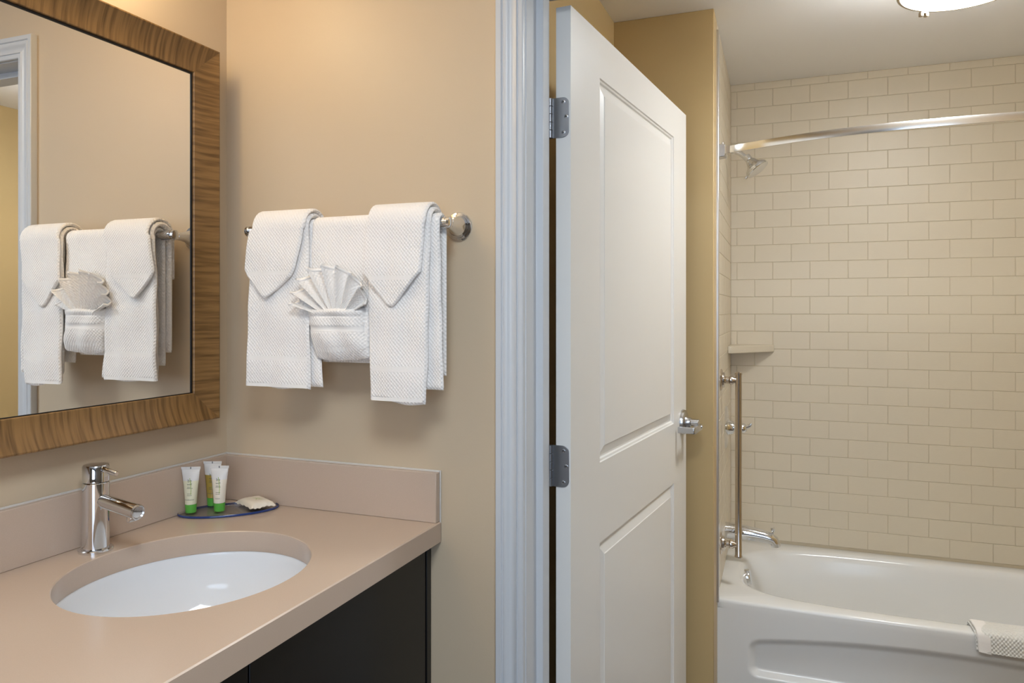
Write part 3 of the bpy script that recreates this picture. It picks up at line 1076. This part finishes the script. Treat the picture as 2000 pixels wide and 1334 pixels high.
# middle towel turned up into a pocket
ct_ = thing('pocket_towel', (0.382, BY, 1.30), 'middle white towel folded up into a pocket below the bar', 'towel', TG)
tabC = [(1.61, 0.3105, 0.4520), (1.40, 0.3105, 0.4500), (1.33, 0.3180, 0.4500)]
mk('cloth', drape(G(), 0.0175, 0.010, tabC, lambda t: 1.318, 1.29, seed=31, lean=0.004), 'terry', ct_, smooth=80)
tabP = [(1.300, 0.3300, 0.4490), (1.304, 0.3245, 0.4520), (1.330, 0.3170, 0.4500), (1.350, 0.3105, 0.4440), (1.366, 0.3110, 0.4430), (1.372, 0.3075, 0.4440), (1.395, 0.3070, 0.4440), (1.402, 0.3065, 0.4435)]
P, U, Q = [], [], []
nz, nx = 44, 44
for i in range(nz + 1):
    f = i / nz
    z = 1.3005 + (1.4025 - 1.3005) * f
    xa, xb_ = interp(tabP, z)
    r, u, q = [], [], []
    for j in range(nx + 1):
        t = j / nx
        x = xa + (xb_ - xa) * t
        ex_ = math.sqrt(max(0, 1 - abs(2 * t - 1) ** 3.2))
        bul = 0.024 * ex_ * (math.sin(min(1, (f + 0.02) * 2.2) * PI / 2)) ** 0.7
        if f > 0.86:
            bul = bul + 0.0035 * ex_ * math.sin((f - 0.86) / 0.14 * PI)       # rolled mouth
        if 0.83 < f <= 0.86:
            bul -= 0.002 * ex_
        if 0.52 < f < 0.66:
            bul -= 0.0035 * ex_ * math.sin((f - 0.52) / 0.14 * PI)             # cinched band
        if f > 0.97:
            bul -= 0.010 * ex_ * (f - 0.97) / 0.03
        bul += 0.0022 * math.sin(x * 95 + z * 60) * ex_ - 0.004 * math.exp(-((x - 0.395) / 0.012) ** 2) * (1 - f) ** 2
        r.append((x, -0.101 - bul, z - 0.006 * (1 - f) * math.sin(t * PI * 1.2) * (1 if f < 0.2 else 0) + 0.003 * math.exp(-((x - 0.39) / 0.02) ** 2) * (1 - f)))
        q.append((x, -0.099, z))
        u.append((x, z * 1.02))
    P.append(r)
    U.append(u)
    Q.append(q)
g = G()
g.grid(P, U)
g.grid(Q, U)
pk = mk('pocket', g, 'terry', ct_, smooth=80)
R_, U_ = [], []
for i in range(4):
    f = 0.545 + 0.10 * i / 3
    z = 1.3005 + 0.102 * f
    xa, xb_ = interp(tabP, z)
    r, u = [], []
    for j in range(nx + 1):
        t = j / nx
        x = xa + (xb_ - xa) * t
        ex_ = math.sqrt(max(0, 1 - abs(2 * t - 1) ** 3.2))
        bul = 0.0248 * ex_ - 0.0035 * ex_ * math.sin(min(1, max(0, (f - 0.52) / 0.14)) * PI) + 0.0022 * math.sin(x * 95 + z * 60) * ex_
        r.append((x, -0.101 - bul - 0.0004, z))
        u.append((x, z))
    R_.append(r)
    U_.append(u)
mk('border', G().grid(R_, U_), 'hem', ct_, smooth=80)

# pointed washcloths
for lab, tabW, tip, dob, sd in (
        ('white washcloth folded to a point, left of the fanned one', [(1.612, 0.1740, 0.3080), (1.580, 0.1690, 0.3060), (1.53, 0.160, 0.2960), (1.485, 0.1535, 0.2850), (1.470, 0.1620, 0.2760), (1.427, 0.2040, 0.2190), (1.4240, 0.2075, 0.2135)], 1.4240, 1.4745, 5),
        ('white washcloth folded to a point, nearest the right rosette', [(1.612, 0.4550, 0.5840), (1.580, 0.4510, 0.5830), (1.53, 0.4480, 0.5790), (1.473, 0.4460, 0.5740), (1.462, 0.4530, 0.5630), (1.409, 0.4990, 0.5170), (1.4055, 0.5035, 0.5120)], 1.4055, 1.4600, 8)):
    t = thing('washcloth', ((tabW[0][1] + tabW[0][2]) / 2, BY, tip), lab, 'washcloth', TG)
    mk('cloth', drape(G(), 0.0375, 0.0085, tabW, lambda t_, z_=tip: z_, 1.47, seed=sd, wav=0.0012, lean=0.003, step=0.0035), 'terry', t, smooth=80)
    fy = front_y(0.0375, 0.0085, 0.003, tip, 0.0012)
    mk('border', band(G(), dob - 0.003, dob + 0.005, tabW, fy, sd), 'hem', t, smooth=80)

# fanned washcloth standing in the pocket
fan = thing('fan_washcloth', (0.378, -0.118, 1.385), 'white washcloth pleated into a fan in the towel pocket', 'washcloth', TG)
AP = Vector((0.381, -0.1105, 1.372))
na, nr = 109, 14
ANG0, ANG1, NPL = math.radians(-68), math.radians(57), 8
P, U = [], []
for i in range(nr + 1):
    f = i / nr
    r_, u_ = [], []
    for j in range(na + 1):
        a = j / na
        th = ANG0 + (ANG1 - ANG0) * a
        Lr = float(np.interp(a, [0, 0.12, 0.3, 0.5, 0.7, 0.88, 1], [0.104, 0.112, 0.124, 0.118, 0.110, 0.100, 0.086]))
        ph_ = (a ** 0.82) * NPL * 2 * PI
        tri = math.asin(math.sin(ph_)) / (PI / 2)
        rr = 0.018 + (Lr - 0.018) * f + 0.004 * f * tri
        amp = 0.0025 + 0.0135 * f
        droop = 0.004 * f * f * abs(2 * a - 1) ** 2
        thj = th + 0.05 * f * math.cos(ph_)
        r_.append((AP.x + rr * math.sin(thj), AP.y - amp * tri - 0.004 - 0.012 * f, AP.z + rr * math.cos(thj) - droop))
        u_.append((a * 0.35, rr))
    P.append(r_)
    U.append(u_)
fc = mk('pleats', G().grid(P, U), 'terry', fan, smooth=60, flip_fix=False)
md = fc.modifiers.new('thick', 'SOLIDIFY')
md.thickness = 0.0032
md.offset = 0
P2 = [[(x, y - 0.0002, z) for x, y, z in row] for row in P[-2:]]
hm = mk('edge', G().grid(P2, U[-2:]), 'hem', fan, smooth=60, flip_fix=False)
md = hm.modifiers.new('thick', 'SOLIDIFY')
md.thickness = 0.0038
md.offset = 0

# ------------------------------------------------------------------ bathtub
TX0, TX1 = 0.9460, XR - 0.003
TCX, TCY = 1.724, 1.7275
tub = thing('bathtub', (TCX, TCY, 0), 'white alcove bathtub with a recessed apron panel', 'bathtub')


def tub_ring(a0, a1, b0, b1, n, z, angs):
    """superellipse-like loop with different extents each way about the tub centre"""
    out = []
    for q in angs:
        c, s = math.cos(q), math.sin(q)
        a = a1 if c > 0 else a0
        b = b1 if s > 0 else b0
        r = (abs(c / a) ** n + abs(s / b) ** n) ** (-1.0 / n)
        out.append((TCX + r * c, TCY + r * s, z))
    return out


OA0, OA1, OB0, OB1 = TCX - TX0, TX1 - TCX, TCY - YT, YB - 0.002 - TCY
angs = sorted([2 * PI * k / 144 for k in range(144)] + [math.atan2(sb, sa_) % (2 * PI) for sa_, sb in ((OA1, OB1), (-OA0, OB1), (-OA0, -OB0), (OA1, -OB0))])
IA0, IA1, IB0, IB1 = TCX - 1.0165, TX1 - 0.08 - TCX, TCY - 1.4145, 2.034 - TCY
rings = []
for ins, z in ((0.0, RIM - 0.030), (0.0, RIM - 0.012), (0.0015, RIM - 0.006), (0.0045, RIM - 0.002), (0.010, RIM)):
    rings.append(tub_ring(OA0 - ins, OA1 - ins, OB0 - ins, OB1 - ins, 60, z, angs))
for ins, z in ((-0.010, RIM), (0.0, RIM - 0.0015), (0.008, RIM - 0.006), (0.014, RIM - 0.014), (0.020, RIM - 0.03), (0.032, RIM - 0.10), (0.046, RIM - 0.2), (0.066, RIM - 0.27), (0.10, RIM - 0.305), (0.16, RIM - 0.315)):
    n = 3.9 if ins < 0.03 else 3.4
    k = 2.6 if z < RIM - 0.05 else 1.0
    rings.append(tub_ring(IA0 - ins * 1.15, IA1 - ins * k, IB0 - ins, IB1 - ins, n, z, angs))
g = G()
g.grid(rings, wrap=True)
g.add(rings[-1], [tuple(range(len(angs)))])
mk('basin', g, 'tub', tub, smooth=60)


def sst(a, b, x):
    t = max(0.0, min(1.0, (x - a) / (b - a)))
    return t * t * (3 - 2 * t)


def apron_depth(x, z):
    top = 0.300 - 0.049 * ((x - TCX) / 0.63) ** 2
    e = 0.026
    dxl = x - 1.074
    dxr = 2.374 - x
    # signed inside distance with rounded corners
    px, pz = min(dxl, dxr), min(top - z, z - 0.122)
    r = 0.035
    if px < r and pz < r:
        ins = r - math.hypot(r - px, r - pz)
    else:
        ins = min(px, pz)
    return 0.020 * sst(-0.004, e, ins)


nxa, nza = 240, 96
P = []
for i in range(nza + 1):
    z = 0.002 + (RIM - 0.030 - 0.002) * i / nza
    P.append([(TX0 + (TX1 - TX0) * j / nxa, YT + apron_depth(TX0 + (TX1 - TX0) * j / nxa, z), z) for j in range(nxa + 1)])
g = G()
g.grid(P)
mk('apron', g, 'tub', tub, smooth=80)
mk('overflow_plate', G().lathe((1.043, 1.735, RIM - 0.044), (1, 0, 0.20), [(-0.006, 0.032), (0.008, 0.032), (0.014, 0.029), (0.0165, 0.022), (0.016, 0.006)], 40), 'chrome', tub)
mk('tub_drain', G().lathe((1.26, 1.735, RIM - 0.3145), (0, 0, 1), [(0, 0.034), (0.003, 0.034), (0.005, 0.028), (0.0045, 0.01)], 32), 'chrome', tub)

# folded bath mat over the front rim
bmx0, bmx1 = 1.752, 2.24
bt = thing('bath_mat', (2.0, 1.38, RIM), 'folded white bath mat draped over the front rim of the bathtub', 'bath mat')


def mat_layer(off, x0m, th, dz, yin, x1m=bmx1):
    path = []
    o = off + th / 2
    path += [(yin + 0.004, RIM - 0.060), (yin - 0.004, RIM - 0.035), (1.4365, RIM - 0.010), (1.428 + 0.0, RIM + 0.002 + o * 0.6), (1.412, RIM + 0.0015 + o), (1.390, RIM + 0.0015 + o), (1.368, RIM + 0.0015 + o),
             (1.356, RIM + 0.000 + o), (1.3485 - o * 0.7, RIM - 0.004 + o * 0.7), (1.3465 - o, RIM - 0.012), (1.3445 - o, RIM - 0.025), (1.342 - o, RIM - 0.042), (1.340 - o, RIM - 0.050 + dz)]
    # resample smoothly
    pts = [Vector((0, a, b)) for a, b in path]
    fine = []
    for i in range(len(pts) - 1):
        p0_, p1_, p2_, p3_ = pts[max(0, i - 1)], pts[i], pts[i + 1], pts[min(len(pts) - 1, i + 2)]
        for k in range(5):
            t = k / 5
            fine.append(0.5 * ((2 * p1_) + (-p0_ + p2_) * t + (2 * p0_ - 5 * p1_ + 4 * p2_ - p3_) * t * t + (-p0_ + 3 * p1_ - 3 * p2_ + p3_) * t ** 3))
    fine.append(pts[-1])
    nx_ = 70
    O, I, U = [], [], []
    s = 0
    for i, p in enumerate(fine):
        d_ = (fine[min(i + 1, len(fine) - 1)] - fine[max(0, i - 1)]).normalized()
        nn = Vector((0, d_.z, -d_.y))
        if nn.z < 0 and nn.y > 0:
            nn = -nn
        nn = Vector((0, d_.z, -d_.y))
        if i:
            s += (p - fine[i - 1]).length
        ro, ri, ru = [], [], []
        for j in range(nx_ + 1):
            t = j / nx_
            x = x0m + (x1m - x0m) * t + 0.012 * (i / len(fine)) * (1 - t)
            e = min(t, 1 - t) * (x1m - x0m)
            hx = math.sqrt(max(0.0, 1 - (1 - min(1, e / (th * 0.6))) ** 2))
            es = min(i, len(fine) - 1 - i) * 0.003
            hs_ = math.sqrt(max(0.0, 1 - (1 - min(1, es / (th * 0.6))) ** 2))
            h = th / 2 * hx * hs_
            sag = Vector((0, 0, -0.004 * t * (i / len(fine)) ** 2 + 0.0008 * math.sin(x * 40)))
            ro.append(Vector((x, p.y, p.z)) + nn * h + sag)
            ri.append(Vector((x, p.y, p.z)) - nn * h + sag)
            ru.append((x, s))
        O.append(ro)
        I.append(ri)
        U.append(ru)
    g = G()
    g.grid(O, U)
    g.grid(I, U)
    return g


mk('lower_fold', mat_layer(0.0005, bmx0 - 0.004, 0.0065, 0.002, 1.452), 'mat', bt, smooth=80)
mk('upper_fold', mat_layer(0.0080, bmx0, 0.0075, 0.0, 1.452), 'mat', bt, smooth=80)
mk('border', mat_layer(0.0082, bmx0 - 0.0003, 0.0078, -0.0003, 1.452, bmx0 + 0.047), 'hem', bt, smooth=80)

# ------------------------------------------------------------------ shower fittings on the tiled end wall
FYV = 1.760
wx = xw(FYV) - 0.001
# corner shelf
cs = G().prism([(xw(YB) + 0.0005, YB - 0.0005), (1.1310, YB - 0.0005), (1.1310, YB - 0.012), (xw(1.895) + 0.014, 1.895), (xw(1.895) + 0.0012, 1.895)], lambda a, b, t: (a, b, t), 1.214, 1.245)
o = mk('corner_shelf', cs, 'tile', None, (1.0, 2.05, 1.214), bevel=0.003)
tag(o, 'cream corner shelf on the tiled wall above the bathtub', 'shelf')

# valve
va = thing('shower_valve', (wx, FYV, 0.923), 'chrome round shower valve with a lever behind the grab bar', 'shower valve')
mk('escutcheon', G().lathe((wx, FYV, 0.923), (1, 0, 0), [(0, 0.086), (0.003, 0.086), (0.008, 0.080), (0.011, 0.060), (0.0125, 0.034), (0.020, 0.028), (0.034, 0.025)], 56), 'chrome', va)
hv = mk('lever', G().lathe((wx + 0.034, FYV, 0.923), (1, 0, 0), [(0, 0.018), (0.012, 0.019), (0.028, 0.021), (0.042, 0.019), (0.050, 0.012), (0.052, 0.004)], 32)
        .tube([(wx + 0.06, FYV, 0.925), (wx + 0.080, FYV - 0.002, 0.927), (wx + 0.096, FYV - 0.004, 0.934), (wx + 0.102, FYV - 0.005, 0.944)], [0.011, 0.009, 0.007, 0.004], 16), 'chrome', va)

# spout
spt = thing('tub_spout', (wx, FYV, 0.505), 'chrome tub spout with a diverter knob over the bathtub', 'spout')
mk('collar', G().lathe((wx, FYV, 0.507), (1, 0, 0), [(0, 0.031), (0.002, 0.0325), (0.040, 0.0315), (0.042, 0.030)], 40), 'chrome', spt)
mk('pipe', G().tube([(wx + 0.038, FYV, 0.506), (wx + 0.07, FYV, 0.505), (wx + 0.11, FYV, 0.502), (wx + 0.145, FYV, 0.498), (wx + 0.172, FYV, 0.492), (wx + 0.186, FYV, 0.484), (wx + 0.192, FYV, 0.470), (wx + 0.193, FYV, 0.461)],
                  [0.0300, 0.0294, 0.0272, 0.0246, 0.0228, 0.0212, 0.0190, 0.0180], 32), 'chrome', spt)
mk('diverter_knob', G().lathe((wx + 0.183, FYV, 0.500), (0, 0, 1), [(0, 0.0035), (0.018, 0.0035), (0.020, 0.0055), (0.030, 0.0085), (0.034, 0.0080), (0.035, 0.005)], 20), 'chrome', spt)

# shower head
sh = thing('wall_shower', (wx, FYV, 2.03), 'chrome shower head on a short arm under the curtain rod', 'shower head')
mk('flange', G().lathe((wx, FYV, 2.036), (1, 0, 0), [(0, 0.030), (0.003, 0.030), (0.008, 0.024), (0.010, 0.012)], 32), 'chrome', sh)
mk('arm', G().tube([(wx, FYV, 2.036), (wx + 0.03, FYV, 2.038), (wx + 0.055, FYV, 2.030), (wx + 0.075, FYV, 2.014), (wx + 0.090, FYV, 1.997)], 0.0105, 20), 'chrome', sh)
hdv = Vector((0.60, -0.10, -0.79)).normalized()
hp = Vector((1.0500, FYV, 1.9990))
mk('collar', G().lathe(hp - hdv * 0.022, hdv, [(0, 0.012), (0.002, 0.0145), (0.020, 0.0145), (0.022, 0.012)], 24), 'chrome', sh)
he = mk('bell', G().lathe(hp, hdv, [(0, 0.014), (0.006, 0.019), (0.012, 0.021), (0.018, 0.0235), (0.026, 0.029), (0.034, 0.038), (0.040, 0.0445), (0.043, 0.0455), (0.047, 0.0455)], 48), 'chrome', sh)
mk('face_ring', G().lathe(hp + hdv * 0.047, hdv, [(0, 0.0445), (0.001, 0.0475), (0.007, 0.0475), (0.009, 0.0455), (0.008, 0.030)], 48), 'chrome', sh)
side = hdv.cross(Vector((0, 1, 0))).normalized()
if side.z > 0:
    side = -side
mk('spray_tab', G().lathe(hp + hdv * 0.050 + side * 0.045, side, [(0, 0.004), (0.005, 0.006), (0.010, 0.006), (0.0125, 0.003)], 16), 'chrome', sh)
mk('pin', G().lathe(hp + hdv * 0.022 + Vector((0, -0.022, 0.0)), (0, -1, 0), [(0, 0.004), (0.006, 0.004), (0.008, 0.002)], 16), 'chrome', sh)

# vertical grab bar
GY, GX = 1.480, 1.0300
gw = xw(GY) - 0.001
gb = thing('grab_bar', (GX, GY, 0.48), 'polished nickel vertical grab bar on the tiled end wall', 'grab bar')
mk('bar', G().lathe((GX, GY, 0.4900), (0, 0, 1), [(0, 0.0105), (0.002, 0.0138), (0.006, 0.0140), (0.010, 0.0122), (0.668, 0.0122), (0.672, 0.0138), (0.677, 0.0138), (0.680, 0.011), (0.6815, 0.004)], 36), 'nickel', gb)
for zz in (1.140, 0.536):
    mk('mount', G().lathe((gw, GY, zz), (1, 0, 0), [(0, 0.0400), (0.005, 0.0400), (0.008, 0.0360), (0.010, 0.0285), (0.016, 0.0270), (0.018, 0.0170), (0.023, 0.0125), (0.032, 0.0125), (0.037, 0.0165), (0.044, 0.0165), (0.052, 0.0110), (0.064, 0.0095)], 8 if False else 36), 'nickel', gb)

# curved curtain rod
RZ, RY0 = 1.9690, 1.398
rd = thing('curtain_rod', (xw(RY0), RY0, RZ), 'curved flat chrome curtain rod across the bathtub', 'curtain rod')
ctrl = [(0.985, 1.394), (1.04, 1.365), (1.1395, 1.319), (1.22, 1.286), (1.3005, 1.260), (1.38, 1.241), (1.4495, 1.228), (1.52, 1.218), (1.59, 1.212), (1.66, 1.209), (1.7265, 1.208)]
ctrl = ctrl + [(2 * 1.7265 - a, b_) for a, b_ in ctrl[-2::-1]]
cp = [Vector((a, b_, 0)) for a, b_ in ctrl]
fine = []
for i in range(len(cp) - 1):
    p0_, p1_, p2_, p3_ = cp[max(0, i - 1)], cp[i], cp[i + 1], cp[min(len(cp) - 1, i + 2)]
    for k in range(6):
        t = k / 6
        fine.append(0.5 * ((2 * p1_) + (-p0_ + p2_) * t + (2 * p0_ - 5 * p1_ + 4 * p2_ - p3_) * t * t + (-p0_ + 3 * p1_ - 3 * p2_ + p3_) * t ** 3))
fine.append(cp[-1])
sec = []
hh, ht, cr_ = 0.0125, 0.0045, 0.0010
for sx_, sz_ in ((1, 1), (-1, 1), (-1, -1), (1, -1)):
    for k in range(4):
        q = {(1, 1): 0, (-1, 1): PI / 2, (-1, -1): PI, (1, -1): 1.5 * PI}[(sx_, sz_)] + k * PI / 6
        sec.append((sx_ * (ht - cr_) + cr_ * math.cos(q), sz_ * (hh - cr_) + cr_ * math.sin(q)))
P = []
for i, p in enumerate(fine):
    d_ = (fine[min(i + 1, len(fine) - 1)] - fine[max(0, i - 1)]).normalized()
    nn = Vector((-d_.y, d_.x, 0))
    P.append([p + nn * a + Vector((0, 0, RZ + b_)) for a, b_ in sec])
g = G()
g.grid(P, wrap=True)
g.add(P[0], [tuple(range(len(sec)))])
g.add(P[-1], [tuple(range(len(sec)))])
mk('rod', g, 'alum', rd, smooth=25)
fx = xw(RY0)
for sg, xo in ((1, fx + 0.001), (-1, XR - 0.001)):
    fl = mk('flange', G().prism([(-0.024, -0.024), (0.024, -0.024), (0.024, 0.024), (-0.024, 0.024)], lambda a, b_, t: (xo + sg * t, RY0 + a * (1 - 0.18 * (t / 0.024)), RZ - 0.002 + b_ * (1 - 0.12 * (t / 0.024))), 0.0, 0.024), 'satin', rd, bevel=0.002)
    mk('socket', G().box(min(xo + sg * 0.022, xo + sg * 0.052), max(xo + sg * 0.022, xo + sg * 0.052), RY0 - 0.022, RY0 - 0.001, RZ - 0.0140, RZ + 0.0140), 'alum', rd, bevel=0.002)
    mk('set_screw', G().cyl((xo + sg * 0.013, RY0, RZ + 0.020), (xo + sg * 0.013, RY0, RZ + 0.031), 0.003, 12), 'satin', rd)

# ------------------------------------------------------------------ added glowing panel imitating bounced flash, above the camera
rl = thing('bounce_fill_panel', (1.25, -1.35, CEIL), 'added square glowing panel for bounced flash above the vanity area', 'ceiling lamp')
mk('frame', G().box(0.97, 1.53, -1.63, -1.61, CEIL - 0.05, CEIL).box(0.97, 1.53, -1.09, -1.07, CEIL - 0.05, CEIL).box(0.97, 0.99, -1.61, -1.09, CEIL - 0.05, CEIL).box(1.51, 1.53, -1.61, -1.09, CEIL - 0.05, CEIL), 'satin', rl, bevel=0.002)
mk('diffuser', B(0.991, 1.509, -1.609, -1.091, CEIL - 0.042, CEIL - 0.030), 'bounce_glow', rl)

# ------------------------------------------------------------------ bathroom ceiling lamp
CLX, CLY = 1.652, 0.940
cl = thing('ceiling_lamp', (CLX, CLY, CEIL), 'round flush ceiling lamp with a metal rim near the tub', 'ceiling lamp')
mk('pan', G().lathe((CLX, CLY, CEIL), (0, 0, -1), [(0, 0.120), (0.004, 0.125), (0.094, 0.128), (0.099, 0.120)], 56), 'bronze', cl)
mk('diffuser', G().lathe((CLX, CLY, CEIL - 0.098), (0, 0, -1), [(0, 0.145), (0.012, 0.149), (0.034, 0.149), (0.044, 0.141), (0.054, 0.112), (0.060, 0.06), (0.0615, 0.01)], 64), 'bath_glow', cl)
mk('rim', G().lathe((CLX, CLY, CEIL - 0.126), (0, 0, -1), [(0, 0.1495), (0.0, 0.1560), (0.002, 0.1575), (0.013, 0.1575), (0.0145, 0.1560), (0.0145, 0.1495), (0, 0.1495)], 72, closed=False), 'bronze', cl)
for a in (math.radians(228), math.radians(358), math.radians(118)):
    c_, s_ = math.cos(a), math.sin(a)
    f = lambda r, t, z: (CLX + r * c_ - t * s_, CLY + r * s_ + t * c_, z)
    g = G()
    for t0, t1, za, zb in ((-0.010, 0.010, CEIL - 0.124, CEIL - 0.146), (-0.012, -0.004, CEIL - 0.142, CEIL - 0.154), (0.004, 0.012, CEIL - 0.142, CEIL - 0.154)):
        g.add([f(r, t, z) for r in (0.150, 0.163) for t in (t0, t1) for z in (zb, za)], [(0, 1, 3, 2), (4, 6, 7, 5), (0, 4, 5, 1), (2, 3, 7, 6), (0, 2, 6, 4), (1, 5, 7, 3)])
    mk('clip', g, 'bronze', cl, bevel=0.001)
